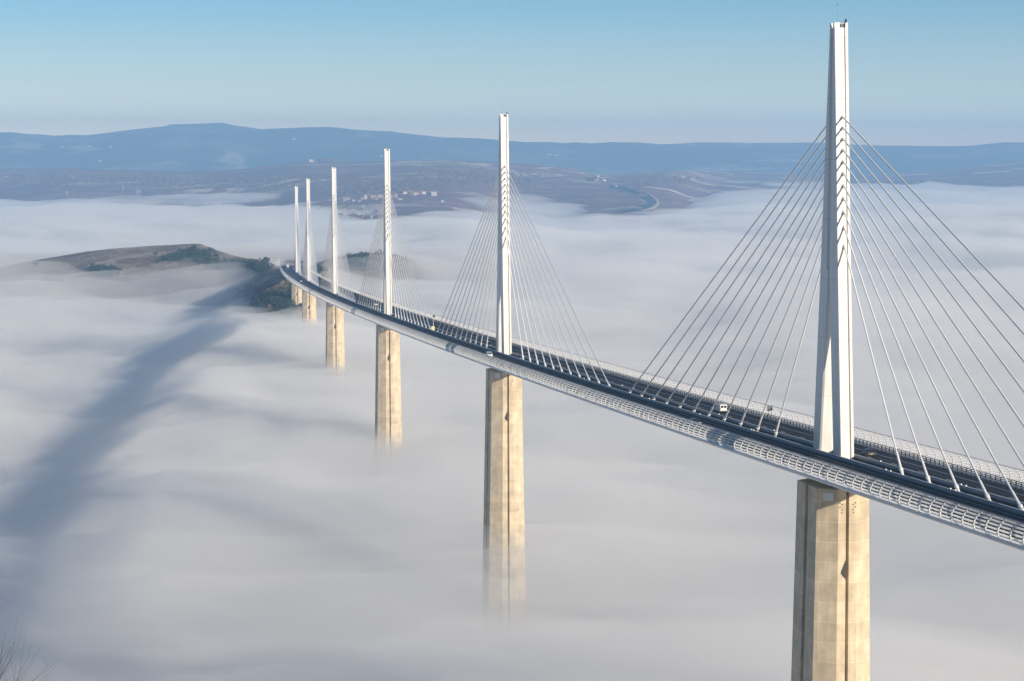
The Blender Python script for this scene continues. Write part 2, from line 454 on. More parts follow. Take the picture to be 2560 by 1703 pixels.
def on_land(u, v, f, r0, r1, step=6.0):
    """walk along the line of sight until it meets the land"""
    bx, by, bs = bearing(u, v)
    r = np.arange(r0, r1, step)
    zz = f(np.full_like(r, u), r)
    hit = np.nonzero(zz >= CZ + bs * r)[0]
    k = hit[0] if len(hit) else int(np.argmin(np.abs(zz - (CZ + bs * r))))
    return Vector((CX + bx * r[k], CY + by * r[k], float(zz[k]))), float(r[k])

# ------------------------------------------------------------------ the viaduct
BASE = Vector((0, 0, -250))
viaduct = empty('viaduct', BASE)
tag(viaduct, 'long cable-stayed motorway viaduct with white masts and concrete piers standing in fog', 'bridge')
def off_base(o): o.location = -BASE; return o
S0, S1 = -420.0, 1914.0

def sweep(prof_pts, s0, s1, ds, closed=True):
    n = max(1, int(round((s1 - s0) / ds)))
    ss = np.linspace(s0, s1, n + 1)
    P = np.array(prof_pts, float); k = len(P)
    V = np.zeros((n + 1, k, 3))
    th = ss / RAD
    cx = RAD * np.sin(th); cy = RAD * (1 - np.cos(th)); nx = -np.sin(th); ny = np.cos(th)
    V[:, :, 0] = cx[:, None] + nx[:, None] * P[None, :, 0]
    V[:, :, 1] = cy[:, None] + ny[:, None] * P[None, :, 0]
    V[:, :, 2] = (ss * SLOPE)[:, None] + P[None, :, 1]
    F = []
    kk = k if closed else k - 1
    for j in range(kk):
        a = np.arange(n) * k + j; b = np.arange(n) * k + (j + 1) % k
        F.append(np.stack([a, a + k, b + k, b], -1))
    return V.reshape(-1, 3), np.concatenate(F)
def swept(name, profs, mat, parent, s0=S0, s1=S1, ds=12.0, closed=True):
    V = []; F = []; n = 0
    for p in profs:
        v, f = sweep(p, s0, s1, ds, closed); V.append(v); F.append(f + n); n += len(v)
    return np_mesh(name, np.concatenate(V), np.concatenate(F), mat, parent)
def rect(y0, y1, h0, h1): return [(y0, h0), (y1, h0), (y1, h1), (y0, h1)]

deck_o = off_base(swept('deck', [[(16.0, 0.0), (16.1, -0.15), (15.95, -0.40), (13.9, -1.3), (2.6, -4.2), (-2.6, -4.2), (-13.9, -1.3), (-15.95, -0.40), (-16.1, -0.15), (-16.0, 0.0), (-13.2, 0.0), (-13.2, -0.06), (13.2, -0.06), (13.2, 0.0)]], M['steel'], viaduct))
for sg in (1, -1):
    swept('carriageway', [rect(*(sorted((sg * 2.3, sg * 13.0))), -0.055, 0.0)], M['asphalt'], deck_o)
swept('median', [rect(-1.95, 1.95, -0.055, 0.06)], M['rail'], deck_o)
lines = []
for sg in (1, -1):
    for c, w in ((2.85, 0.09), (9.9, 0.12)):
        a, b = sorted((sg * (c - w), sg * (c + w)))
        swept('edge_line', [rect(a, b, 0.0, 0.006)], M['line'], deck_o)
V = []; F = []; n = 0
for sg in (1, -1):
    s = -200.0
    while s < S1 - 5:
        v, f = sweep(rect(*sorted((sg * 6.28, sg * 6.46)), 0.0, 0.006), s, s + 3.0, 3.0); V.append(v); F.append(f + n); n += len(v)
        s += 13.0
tag(np_mesh('lane_dash', np.concatenate(V), np.concatenate(F), M['line'], deck_o), kind='stuff')

# median barriers: closed metal shields with a pale top rail
for sg in (1, -1):
    y = sg * 2.12
    b = swept('median_barrier', [rect(y - 0.13, y + 0.13, 0.0, 0.95)], M['barrier'], deck_o)
    swept('top_rail', [rect(y - 0.17, y + 0.17, 0.952, 1.03)], M['steel'], b)
# outer barriers: open railing of posts and rails
for sg in (1, -1):
    y = sg * 13.1
    profs = [rect(y - 0.06, y + 0.06, h, h + 0.12) for h in (0.42, 0.78, 1.12)]
    ob = swept('side_barrier', profs, M['rail'], deck_o)
    mb = MB()
    s = -160.0
    while s < S1:
        p0 = deck(s, y - 0.09); p1 = deck(s, y + 0.09); q0 = deck(s + 0.16, y - 0.09); q1 = deck(s + 0.16, y + 0.09)
        mb.hexa([(p[0], p[1], p[2] + h) for h in (0.0, 1.26) for p in (p0, q0, q1, p1)])
        s += 2.08
    tag(mb.build('barrier_post', M['rail'], ob), kind='stuff')

# wind screens: curved posts carrying six acrylic slats
ARC = [(15.75, 0.0), (16.05, 0.55), (16.12, 1.1), (15.98, 1.65), (15.68, 2.15), (15.25, 2.6), (14.75, 2.95)]
def arc_at(t):
    x = t * (len(ARC) - 1); i = min(int(x), len(ARC) - 2); f = x - i
    return (ARC[i][0] + (ARC[i + 1][0] - ARC[i][0]) * f, ARC[i][1] + (ARC[i + 1][1] - ARC[i][1]) * f)
for sg in (1, -1):
    slats = []
    for k in range(6):
        c = 0.085 + 0.166 * k
        p, q = arc_at(c - 0.046), arc_at(min(1, c + 0.046))
        dx, dy = q[0] - p[0], q[1] - p[1]; L = math.hypot(dx, dy); nx, ny = dy / L * 0.03, -dx / L * 0.03
        slats.append([(sg * (p[0] + nx), p[1] + ny), (sg * (q[0] + nx), q[1] + ny), (sg * (q[0] - nx), q[1] - ny), (sg * (p[0] - nx), p[1] - ny)])
    ws = swept('wind_screen', slats, M['slat'], deck_o, ds=8.34)
    # posts
    V = []; F = []; n = 0
    ss = np.arange(-160.0, S1, 4.17)
    pts = [arc_at(t) for t in np.linspace(0, 1, 8)]
    for s in ss:
        for p_i in range(len(pts)):
            a = pts[p_i]
            for ds_, do in ((-0.08, -0.16), (0.08, -0.16), (0.08, 0.10), (-0.08, 0.10)):
                V.append(deck(s + ds_, sg * (a[0] + do * (1.0 - 0.05 * p_i)), a[1] + 0.05 * (do > 0)))
        for i_ in range(len(pts) - 1):
            for j in range(4):
                a = n + i_ * 4 + j; b = n + i_ * 4 + (j + 1) % 4
                F.append((a, b, b + 4, a + 4))
        n += 4 * len(pts)
    tag(np_mesh('screen_post', V, F, M['white'], ws), kind='stuff')
    swept('screen_rail', [rect(sg * 14.75 - 0.05, sg * 14.75 + 0.05, 2.955, 3.04)], M['steel'], ws)

# piers: two columns side by side below the deck, each with chamfered corners and a deep front groove
def pier_mesh():
    mb = MB()
    for sg in (1, -1):
        rings = []
        for h in list(np.arange(-5.6, -95, -8.0)) + [-130, -190, -250]:
            k = 1 + (-5.6 - h) * 0.0019
            ky = 1 + (-5.6 - h) * 0.0030
            gx = 0.9 if h > -90 else 0.0
            P = [(-8.3, -1.9), (-8.3, -0.33), (-7.0, -0.33), (-7.0, 0.33), (-8.3, 0.33), (-8.3, 1.9), (-5.8, 5.5), (-gx, 5.5), (-gx, -5.5), (-5.8, -5.5)]
            rings.append([(sg * (x * k if abs(x) > 1 else x), sg * y * (ky if abs(y) > 1 else 1), h) for x, y in P][::-1])
        mb.rings([r for r in rings][::-1])
    return mb
pm = pier_mesh()
proto_pier = pm.build('pier', M['concrete'], viaduct)
nb = MB()          # dark block beside the groove, its colour standing in for a shaded notch
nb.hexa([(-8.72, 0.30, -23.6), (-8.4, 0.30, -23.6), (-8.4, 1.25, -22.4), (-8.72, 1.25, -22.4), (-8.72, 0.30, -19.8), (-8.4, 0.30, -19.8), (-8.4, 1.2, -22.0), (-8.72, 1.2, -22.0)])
notch_shade = nb.build('groove_notch_shade', M['dark'], proto_pier)
for yy in (1.15, -1.15):
    for k, (dy, dz) in enumerate(((0, 0), (0.45, -0.5), (0.0, -1.0), (0.45, 0.35), (0.1, -1.6))):
        hb = MB(); hb.tube((-8.44, yy + dy * (1 if yy > 0 else -1), -8.6 + dz), (-8.24, yy + dy * (1 if yy > 0 else -1), -8.6 + dz), 0.14, n=8); hb.build('vent_hole', M['dark'], proto_pier)
pb = MB(); 
a = Vector((-8.3, 1.9, 0)); b = Vector((-5.8, 5.5, 0)); nv = Vector((-3.6, 2.5, 0)).normalized() * 0.06
p = a.lerp(b, 0.25) + nv; q = a.lerp(b, 0.72) + nv
pb.hexa([(p.x, p.y, -7.9), (p.x - nv.x * 1.5, p.y - nv.y * 1.5, -7.9), (q.x - nv.x * 1.5, q.y - nv.y * 1.5, -7.9), (q.x, q.y, -7.9),
         (p.x, p.y, -6.3), (p.x - nv.x * 1.5, p.y - nv.y * 1.5, -6.3), (q.x - nv.x * 1.5, q.y - nv.y * 1.5, -6.3), (q.x, q.y, -6.3)])
pb.build('access_panel', M['steel'], proto_pier)
for sg in (1, -1):
    for yy in (-1.6, 1.6):
        bb = MB(); bb.box((sg * 5.6 - 1.0, yy - 0.8, -5.6), (sg * 5.6 + 1.0, yy + 0.8, -4.15)); bb.build('bearing', M['rail'], proto_pier)

# masts
def mast_halfx(h): return float(np.interp(h, [0, 38, 87], [8.1, 4.95, 1.35]))
def leg_w(h): return float(np.interp(h, [0, 38], [4.3, 4.95]))
HY = 1.48
def leg_ring(sg, X, W, h, inset=0.0):
    # outer face at x=-X (for sg=1), with the narrow groove off its middle line
    P = [(-X, HY - 0.10), (-X + 0.12, HY), (-X + W - 0.25, HY), (-X + W, HY - 0.35), (-X + W, -HY + 0.35), (-X + W - 0.25, -HY), (-X + 0.35, -HY), (-X, -HY + 0.22),
         (-X, -0.82), (-X + 0.42, -0.82), (-X + 0.42, -0.50), (-X, -0.50)]
    return [(sg * x, sg * y, h) for x, y in P]
mast = MB()
core = []
for h in (37.6, 50, 62, 74, 86.0):
    X = mast_halfx(h) * 0.80; w = HY - 0.38
    core.append([(-X, -w, h), (X, -w, h), (X, w, h), (-X, w, h)])
mast.rings(core)
proto_mast = mast.build('mast', M['mast'], viaduct)
for sg in (1, -1):
    lm = MB()
    rings = []
    for h in (0.0, 10, 19, 28, 37.9, 38.1, 50, 62, 74, 86.0):
        X = mast_halfx(h)
        W = leg_w(h) if h <= 38 else X * 0.80
        W = min(W, X - 0.02) if h > 30 else W
        rings.append(leg_ring(sg, X, W, h))
    lm.rings(rings)
    X = mast_halfx(86.0)
    # raised corner pieces of the top rim
    for y0, y1 in ((0.35, HY - 0.02), (-HY + 0.12, -0.85)):
        xs = sorted((-sg * (X - 0.03), -sg * (X - 0.75))); ys = sorted((sg * y0, sg * y1))
        lm.box((xs[0], ys[0], 86.0), (xs[1], ys[1], 87.0))
    lm.build('mast_leg', M['mast'], proto_mast)
wl_ = MB()
wl_.tube((-0.9, -1.1, 87.0), (-0.9, -1.1, 87.25), 0.28, n=10); wl_.tube((-0.9, -1.1, 87.25), (-0.9, -1.1, 87.7), 0.2, n=10)
wl_.build('warning_light', M['dark'], proto_mast)
lr = MB(); lr.tube((0.5, 0.2, 85.9), (0.5, 0.2, 90.6), 0.012, n=5); lr.tube((0.5, 0.2, 90.5), (0.5, 0.2, 90.8), 0.06, n=6)
lr.build('lightning_rod', M['dark'], proto_mast)
cg = MB()
for yy in (-0.6, -0.1, 0.3):
    cg.box((-1.0, yy - 0.03, 86.0), (-0.94, yy + 0.03, 86.95))
cg.box((-1.02, -0.8, 86.4), (-0.9, 0.4, 86.5)); cg.box((-0.95, -0.8, 86.0), (0.5, -0.15, 86.8))
cg.build('top_cage', M['rail'], proto_mast)
HC = [68.4, 66.3, 64.1, 61.9, 59.6, 57.3, 54.9, 52.4, 49.7, 46.7, 43.0]
for k in range(11):
    s_off = 160.5 - 12.45 * k
    for sg in (-1, 1):
        h = HC[k]; X = mast_halfx(h) - 0.1
        top = Vector((sg * X, 0, h))
        foot = Vector((sg * s_off, 0, sg * s_off * SLOPE + 0.1))
        # deck curvature over the half span
        foot.y = -(s_off ** 2) / (2 * 20000.0)
        d = (foot - top).normalized()
        cb = MB()
        f0 = foot - d * 5.2; f1 = foot - d * 1.7
        cb.tube(top, f0, 0.17, n=8)
        cb.tube(f0, f1, 0.23, 0.26, n=8)
        cb.tube(f1, f1 + d * 0.5, 0.40, 0.40, n=10)
        cb.tube(f1 + d * 0.5, foot, 0.33, 0.30, n=8)
        co = cb.build('cable', M['cable'], proto_mast, smooth=False)
        if True:
            sk = MB(); sk.tube(top - d * 0.2, top + d * 0.9, 0.30, 0.26, n=8)
            # anchor collar joined to its cable
            me = co.data; nv0 = len(me.vertices)
            vs = [v.co[:] for v in me.vertices] + sk.v
            fs = [tuple(p.vertices) for p in me.polygons] + [tuple(i + nv0 for i in f) for f in sk.f]
            me.clear_geometry(); me.from_pydata(vs, [], fs)

def copy_tree(o, parent=None):
    c = o.copy(); COL.objects.link(c)
    c.parent = parent
    for ch in list(o.children): copy_tree(ch, c)
    return c
kids_mast, kids_pier = list(proto_mast.children), list(proto_pier.children)
for i_ in range(0, 6):
    s = 342.0 * i_
    p = deck(s); rz = s / RAD
    for pr in (proto_mast, proto_pier):
        o = pr if i_ == 0 else copy_tree(pr, viaduct)
        o.location = Vector(p) - BASE
        o.rotation_euler = (0, 0, rz)
# the mast before the frame, whose cables rise beside the viewer
o = copy_tree(proto_mast, viaduct); p = deck(-342.0); o.location = Vector(p) - BASE; o.rotation_euler = (0, 0, -342.0 / RAD)
# abutment
ab = MB()
P = [deck(S1, 15.5), deck(S1 + 14, 15.5), deck(S1 + 14, -15.5), deck(S1, -15.5)]
ab.hexa([(x, y, z - 16) for x, y, z in P] + [(x, y, z - 1.0) for x, y, z in P])
off_base(ab.build('abutment', M['concrete'], viaduct))

# road beyond the bridge
rd = swept('road', [rect(-13.0, 13.0, -1.2, -0.02)], M['asphalt'], None, s0=S1 + 0.3, s1=S1 + 760)
tag(rd, kind='structure')

# ------------------------------------------------------------------ vehicles and fittings on the deck
def place(o, s, off, h=0.0, back=False):
    o.location = deck(s, off, h); o.rotation_euler = (0, math.atan(-SLOPE) * (-1 if back else 1), s / RAD + (math.pi if back else 0))
def loft_body(mb, prof_, hw, taper):
    """side profile (x, z) list closed, extruded across; taper(z) narrows the upper part"""
    n = len(prof_)
    L = [(x, hw * taper(z), z) for x, z in prof_]; R = [(x, -hw * taper(z), z) for x, z in prof_]
    mb.add(L + R, [tuple(range(n))[::-1], tuple(range(n, 2 * n))] + [(i, (i + 1) % n, n + (i + 1) % n, n + i) for i in range(n)])
def wheels(root, xs, hw, r):
    for x in xs:
        for sg in (1, -1):
            w = MB(); w.tube((x, sg * (hw - 0.22), r), (x, sg * (hw + 0.01), r), r, n=16)
            wo = w.build('wheel', M['tyre'], root)
            rm = MB(); rm.tube((x, sg * (hw + 0.01), r), (x, sg * (hw + 0.03), r), r * 0.6, n=12)
            rm.build('rim', M['steel'], wo)
def quadpair(root, name, pts, mat, th=0.02):
    mb = MB(); c = [Vector(p) for p in pts]
    nv = (c[1] - c[0]).cross(c[2] - c[0]).normalized() * th
    mb.hexa([p - nv for p in c] + [p + nv for p in c])
    return mb.build(name, mat, root)
def make_car(name, label, col, L=4.4, W=1.78, H=1.45, rough=0.3):
    root = empty(name, (0, 0, 0)); tag(root, label, 'car')
    m = paint(name + '_paint', col, rough, 0.03, 1.0)
    a = L / 2; hw = W / 2
    mb = MB()
    loft_body(mb, [(-a, 0.35), (a - 0.1, 0.28), (a, 0.45), (a - 0.05, 0.68), (a - 1.0, 0.90), (a - 1.75, H - 0.03), (a - 2.3, H), (-a + 1.0, H - 0.02), (-a + 0.25, 0.98), (-a, 0.92)], hw, lambda z: 1.0 if z < 0.93 else 1.0 - 0.22 * (z - 0.93) / (H - 0.93))
    mb.build('body', m, root)
    t = lambda z: hw * (1.0 - 0.22 * (z - 0.93) / (H - 0.93))
    for sg in (1, -1):
        y0, y1 = sg * (t(0.97) + 0.0), sg * (t(H - 0.08))
        quadpair(root, 'side_window', [(a - 1.25, y0, 0.97), (-a + 0.55, y0, 0.99), (-a + 1.1, y1, H - 0.1), (a - 1.8, y1, H - 0.1)], M['glass'])
    w0, w1 = t(0.97) - 0.08, t(H - 0.05) - 0.06
    quadpair(root, 'windscreen', [(a - 1.08, w0, 0.95), (a - 1.08, -w0, 0.95), (a - 1.70, -w1, H - 0.06), (a - 1.70, w1, H - 0.06)], M['glass'])
    quadpair(root, 'rear_window', [(-a + 0.32, -w0, 1.03), (-a + 0.32, w0, 1.03), (-a + 0.92, w1, H - 0.07), (-a + 0.92, -w1, H - 0.07)], M['glass'])
    for sg in (1, -1):
        tl = MB(); tl.box((-a - 0.02, sg * (hw - 0.14) - 0.10, 0.72), (-a + 0.08, sg * (hw - 0.14) + 0.10, 0.84)); tl.build('tail_light', M['red'], root)
        hl = MB(); hl.box((a - 0.14, sg * (hw - 0.24) - 0.17, 0.52), (a + 0.01, sg * (hw - 0.24) + 0.17, 0.66)); hl.build('headlight', M['line'], root)
    np_ = MB(); np_.box((-a - 0.025, -0.26, 0.5), (-a + 0.02, 0.26, 0.62)); np_.build('number_plate', M['line'], root)
    bp = MB(); bp.box((-a - 0.06, -hw + 0.08, 0.32), (-a + 0.05, hw - 0.08, 0.48)); bp.build('bumper', m, root)
    wheels(root, (-a + 0.8, a - 0.85), hw, 0.32)
    return root
def make_van(name, label, L=5.0, W=1.9, H=2.05, col=(0.8, 0.8, 0.78)):
    root = empty(name, (0, 0, 0)); tag(root, label, 'van')
    m = paint(name + '_paint', col, 0.35, 0.03, 1.0); a = L / 2; hw = W / 2
    mb = MB()
    loft_body(mb, [(-a, 0.35), (a - 0.05, 0.3), (a, 0.75), (a - 0.7, 1.1), (a - 1.35, H - 0.08), (a - 1.7, H), (-a + 0.12, H), (-a, H - 0.15)], hw, lambda z: 1.0 if z < 1.1 else 1.0 - 0.08 * (z - 1.1) / (H - 1.1))
    mb.build('body', m, root)
    for sg in (1, -1):
        quadpair(root, 'rear_window', [(-a - 0.005, sg * 0.08, 1.22), (-a - 0.005, sg * 0.74, 1.22), (-a - 0.005, sg * 0.70, 1.78), (-a - 0.005, sg * 0.08, 1.78)], M['glass'])
        quadpair(root, 'side_window', [(a - 0.8, sg * hw, 1.15), (a - 1.75, sg * hw, 1.15), (a - 1.75, sg * (hw * 0.94), 1.75), (a - 1.25, sg * (hw * 0.94), 1.75)], M['glass'])
        tl = MB(); tl.box((-a - 0.02, sg * (hw - 0.1) - 0.08, 0.8), (-a + 0.05, sg * (hw - 0.1) + 0.08, 1.2)); tl.build('tail_light', M['red'], root)
    quadpair(root, 'windscreen', [(a - 0.66, hw * 0.85, 1.14), (a - 0.66, -hw * 0.85, 1.14), (a - 1.28, -hw * 0.8, H - 0.15), (a - 1.28, hw * 0.8, H - 0.15)], M['glass'])
    bp = MB(); bp.box((-a - 0.07, -hw + 0.05, 0.33), (-a + 0.05, hw - 0.05, 0.52)); bp.build('bumper', M['rail'], root)
    np_ = MB(); np_.box((-a - 0.03, -0.26, 0.62), (-a + 0.02, 0.26, 0.74)); np_.build('number_plate', M['line'], root)
    wheels(root, (-a + 0.95, a - 0.95), hw, 0.34)
    return root
def make_truck(name, label, L=6.2, W=2.1, H=2.5, col=(0.8, 0.8, 0.8), cat='truck'):
    root = empty(name, (0, 0, 0)); tag(root, label, cat)
    m = paint(name + '_paint', col, 0.4, 0.03, 1.0); a = L / 2; hw = W / 2
    bx = MB(); bx.box((-a, -hw, 0.75), (a - 2.0, hw, H)); bx.build('cargo_box', m, root)
    cbm = MB(); loft_body(cbm, [(a - 1.9, 0.4), (a, 0.4), (a, 1.2), (a - 0.45, 2.0), (a - 1.9, 2.05)], hw * 0.95, lambda z: 1.0); cbm.build('cab', m, root)
    quadpair(root, 'windscreen', [(a + 0.0, hw * 0.8, 1.25), (a + 0.0, -hw * 0.8, 1.25), (a - 0.4, -hw * 0.8, 1.95), (a - 0.4, hw * 0.8, 1.95)], M['glass'])
    for sg in (1, -1):
        quadpair(root, 'side_window', [(a - 0.35, sg * hw * 0.95, 1.3), (a - 1.4, sg * hw * 0.95, 1.3), (a - 1.4, sg * hw * 0.95, 1.85), (a - 0.65, sg * hw * 0.95, 1.85)], M['glass'])
    ch = MB(); ch.box((-a + 0.1, -0.5, 0.5), (a - 0.3, 0.5, 0.74)); ch.build('chassis', M['rail'], root)
    wheels(root, (-a + 1.1, a - 1.0), hw, 0.42)
    return root
place(make_van('white_van', 'white panel van driving away on the far carriageway behind cables, left of the tallest mast'), 100.5, -8.0)
place(make_car('dark_car', 'dark shiny car driving away just to the right of the tallest mast', (0.045, 0.045, 0.035)), -1.0, -7.0)
place(make_car('blue_car', 'dark blue car half hidden behind the near wind screen by the mast shadow', (0.03, 0.06, 0.10)), 71.0, 7.6, back=True)
place(make_van('white_van', 'small white van on the near carriageway beside the second tallest mast', 4.4, 1.8, 1.75), 330.0, 7.6, back=True)
place(make_car('dark_car', 'dark car with a white load seen behind cables left of the second tallest mast', (0.03, 0.03, 0.032), H=1.6), 417.0, -7.4)
place(make_car('white_car', 'tiny white car behind the third tallest mast from the viewer, beyond its cables', (0.8, 0.8, 0.8)), 815.0, -7.6)
place(make_car('white_car', 'tiny white car at the bend of the near lanes below the two farthest masts', (0.8, 0.8, 0.8)), 1345.0, 7.4, back=True)
place(make_truck('white_truck', 'white truck at the far bridge end where the road meets the fog', 8.0, 2.4, 3.2), 1935.0, 7.0, back=True)

# cabinet with camera pole in the median
cab = empty('control_cabinet', deck(513, 0.3, 0.06), 513 / RAD)
tag(cab, 'cream cabinet with a slim white pole standing between the cable fans on the median', 'cabinet')
mb = MB(); mb.box((-0.5, -0.75, 0.15), (0.5, 0.75, 2.05)); mb.build('housing', M['cream'], cab)
mb = MB(); mb.box((-0.6, -0.85, 2.051), (0.6, 0.85, 2.14)); mb.box((-0.45, -0.7, 0), (0.45, 0.7, 0.149)); mb.build('lid', M['cream'], cab)
mb = MB(); mb.tube((0, -0.2, 2.14), (0, -0.2, 5.6), 0.11, 0.08, n=8); mb.build('pole', M['white'], cab)
mb = MB(); mb.box((-0.3, -0.45, 5.6), (0.25, 0.05, 5.9)); mb.build('camera_head', M['white'], cab)

def road_sign(s, off, h, w, label, stripes):
    r = empty('road_sign', deck(s, off), s / RAD); tag(r, label, 'road sign')
    p = MB()
    for yy in (-w * 0.3, w * 0.3): p.tube((0, yy, 0), (0, yy, h + w), 0.05, n=6)
    p.build('post', M['rail'], r)
    b_ = MB(); b_.box((0.06, -w / 2, h), (0.10, w / 2, h + w)); bo = b_.build('panel', M['barrier'], r)
    f = MB()
    for k in range(stripes):
        z = h + w * (k + 0.5) / stripes
        f.hexa([(-0.02, -w / 2, z - 0.11), (0.05, -w / 2, z - 0.11), (0.05, w / 2, z - 0.02), (-0.02, w / 2, z - 0.02), (-0.02, -w / 2, z + 0.0), (0.05, -w / 2, z + 0.0), (0.05, w / 2, z + 0.09), (-0.02, w / 2, z + 0.09)])
    f.build('stiffener', M['rail'], r)
    return r
road_sign(79, -13.6, 2.0, 1.35, 'square striped grey panel standing at the far barrier left of the tallest mast', 4)
road_sign(606, -13.6, 2.0, 1.2, 'small dark square panel on the far wind screen behind the cream cabinet', 3)
# white plate on the near wind screen
r = empty('service_plate', deck(262, 15.1, 0.02), 262 / RAD); tag(r, 'small white service plate fixed to the near wind screen below the second tallest mast', 'panel')
mb = MB(); mb.box((-1.3, 0.0, 1.55), (1.3, 0.06, 1.95)); mb.box((-1.3, -0.12, 2.05), (1.3, -0.06, 2.4)); mb.build('plate', M['white'], r)
mb = MB(); mb.tube((-0.9, -0.2, 0), (-0.9, -0.2, 2.3), 0.05, n=6); mb.tube((0.9, -0.2, 0), (0.9, -0.2, 2.3), 0.05, n=6); mb.build('bracket', M['rail'], r)
# delineator lamps on the median barriers
spots = [(-33, 1), (-35.2, 1), (-62, 1), (-64, 1), (-57, -1), (-59, -1), (-20, -1), (-14, 1), (44, 1), (45.6, 1), (41, -1), (42.4, -1), (85, 1), (83, -1), (131, 1), (176, -1), (205, 1), (260, -1), (300, 1), (380, -1), (455, 1)]
lp = None; SEEN = {}
for k, (s, sg) in enumerate(spots):
    if lp is None:
        m_ = MB(); m_.box((-0.14, -0.12, 0), (0.14, 0.12, 0.16)); m_.box((-0.10, -0.09, 0.16), (0.10, 0.09, 0.24))
        lp = m_.build('marker_lamp', M['white'])
        o = lp
    else:
        o = lp.copy(); COL.objects.link(o)
    o.location = deck(s, sg * 2.12, 1.032)
    m_i = round(s / 342.0); ds_ = s - 342.0 * m_i
    kth = max(1, min(11, round((abs(ds_) - 36) / 12.45) + 1))
    key = (sg, m_i, ds_ > 0, kth); SEEN.setdefault(key, []).append(o)
    o['ordinal'] = kth
    names = ('first', 'second', 'third', 'fourth', 'fifth', 'sixth', 'seventh', 'eighth', 'ninth', 'tenth', 'eleventh')
    base = '%s barrier by %s cable %s of %s mast' % ('near' if sg > 0 else 'far', names[kth - 1], 'left' if ds_ > 0 else 'right', ('tallest', 'second tallest')[min(m_i, 1)])
    tag(o, 'tiny white marker box on ' + base, 'marker', 'white marker boxes along the median barriers')
    del o['ordinal']
    if len(SEEN[key]) == 2:
        a_, b_ = sorted(SEEN[key], key=lambda q: -q.location.x)
        tag(a_, 'tiny marker box, left of a pair, ' + base); tag(b_, 'tiny marker box, right of a pair, ' + base)

# poles and masts at the far bridge end
def pole(name, label, s, off, H, r, arms=()):
    o = empty(name, deck(s, off, -1.0)); tag(o, label, 'pole')
    m_ = MB(); m_.tube((0, 0, 0), (0, 0, H), r, r * 0.7, n=6); m_.build('shaft', M['white'], o)
    for z, w in arms:
        m_ = MB(); m_.box((-0.1, -w / 2, z - 0.12), (0.1, w / 2, z + 0.12)); m_.build('crossarm', M['white'], o)
def at_r(u, v, r):
    bx, by, bs = bearing(u, v); return Vector((CX + bx * r, CY + by * r, CZ + bs * r))
for name, label, u, v, H, arms in (('antenna_mast', 'tall white antenna mast at the far end of the bridge', 696.5, 668, 11.5, ((5.2, 1.6), (7.5, 1.2), (2.6, 3.0))),
                                   ('gantry_post', 'short white post with two crossarms left of the antenna mast', 691, 667, 5.0, ((4.8, 2.4), (3.2, 2.4))),
                                   ('lamp_post', 'thin white lamp post right behind the antenna mast', 699.5, 666, 8.0, ((7.8, 1.0),))):
    p = at_r(u, v, 2315)
    o = empty(name, p); tag(o, label, 'pole')
    m_ = MB(); m_.tube((0, 0, -1.5), (0, 0, H), 0.22, 0.16, n=6); m_.build('shaft', M['white'], o)
    for z, w in arms:
        m_ = MB(); m_.box((-0.15, -w / 2, z - 0.18), (0.15, w / 2, z + 0.18)); m_.build('crossarm', M['white'], o)

# ------------------------------------------------------------------ trees, woods
def crown(mb, c, R, H, n, leaf, rs):
    """irregular cloud of small leaf faces gathered in clumps"""
    cl = [(c + Vector((rs.gauss(0, R * 0.42), rs.gauss(0, R * 0.42), rs.uniform(-H * 0.38, H * 0.38))), rs.uniform(0.3, 0.55) * R) for _ in range(9)]
    for _ in range(n):
        cc, cr = rs.choice(cl)
        d = Vector((rs.gauss(0, 1), rs.gauss(0, 1), rs.gauss(0, 0.8))).normalized() * cr * rs.uniform(0.4, 1.0)
        p = cc + d
        a = Vector((rs.gauss(0, 1), rs.gauss(0, 1), rs.gauss(0, 1))).normalized()
        b = a.cross(Vector((rs.gauss(0, 1), rs.gauss(0, 1), rs.gauss(0, 1)))).normalized()
        s = leaf * rs.uniform(0.6, 1.3)
        mb.add([p - a * s, p + b * s * 0.7, p + a * s, p - b * s * 0.7], [(0, 1, 2, 3)])
def tree(name, label, pos, R, H, mat, n=420, leaf=0.55, group=None, seed=1):
    rs = random.Random(seed)
    o = empty(name, pos); tag(o, label, 'tree', group)
    t = MB()
    t.tube((0, 0, -1), (0.2, 0.1, H * 0.5), R * 0.10, R * 0.05, n=7)
    for k in range(6):
        an = k * 1.05; z = H * (0.3 + 0.05 * k)
        t.tube((0.1, 0, z), (math.cos(an) * R * 0.6, math.sin(an) * R * 0.6, z + H * 0.22), R * 0.035, R * 0.012, n=5)
    t.build('trunk', M['bark'], o)
    c = MB(); crown(c, Vector((0, 0, H * 0.62)), R, H * 0.75, n, leaf, rs)
    c.build('crown', mat, o)
    return o
def headland_pt(u, v): return on_land(u, v, headland_z, 1800, 3200, 3.0)[0]
TR = [('round_tree', 'big dark round tree on the plateau edge left of the far bridge end', 668, 664, 4.6, 10.5, 'pine', 900),
      ('pine_tree', 'dark round pine rising above the woodland on the hill crest far left of the bridge', 488, 634, 5.5, 11, 'pine', 900),
      ('bushy_tree', 'lone dark bush low on the foggy left end of the headland', 88, 668, 4.5, 7, 'pine', 600),
      ('brown_tree', 'brown leafless tree beside the dark round tree near the bridge end', 680, 672, 3.0, 6, 'brush', 400),
      ('small_tree', 'tiny dark tree on the crest of the headland right of the bridge end', 905, 636, 2.2, 4.5, 'pine', 300)]
for k, (nm, lb, u, v, R, H, mt, n) in enumerate(TR):
    p, _r = on_land(u, v + 2, headland_z, 1800, 3200, 3.0)
    tree(nm, lb, p, R, H, M[mt], n, 0.5, seed=20 + k)

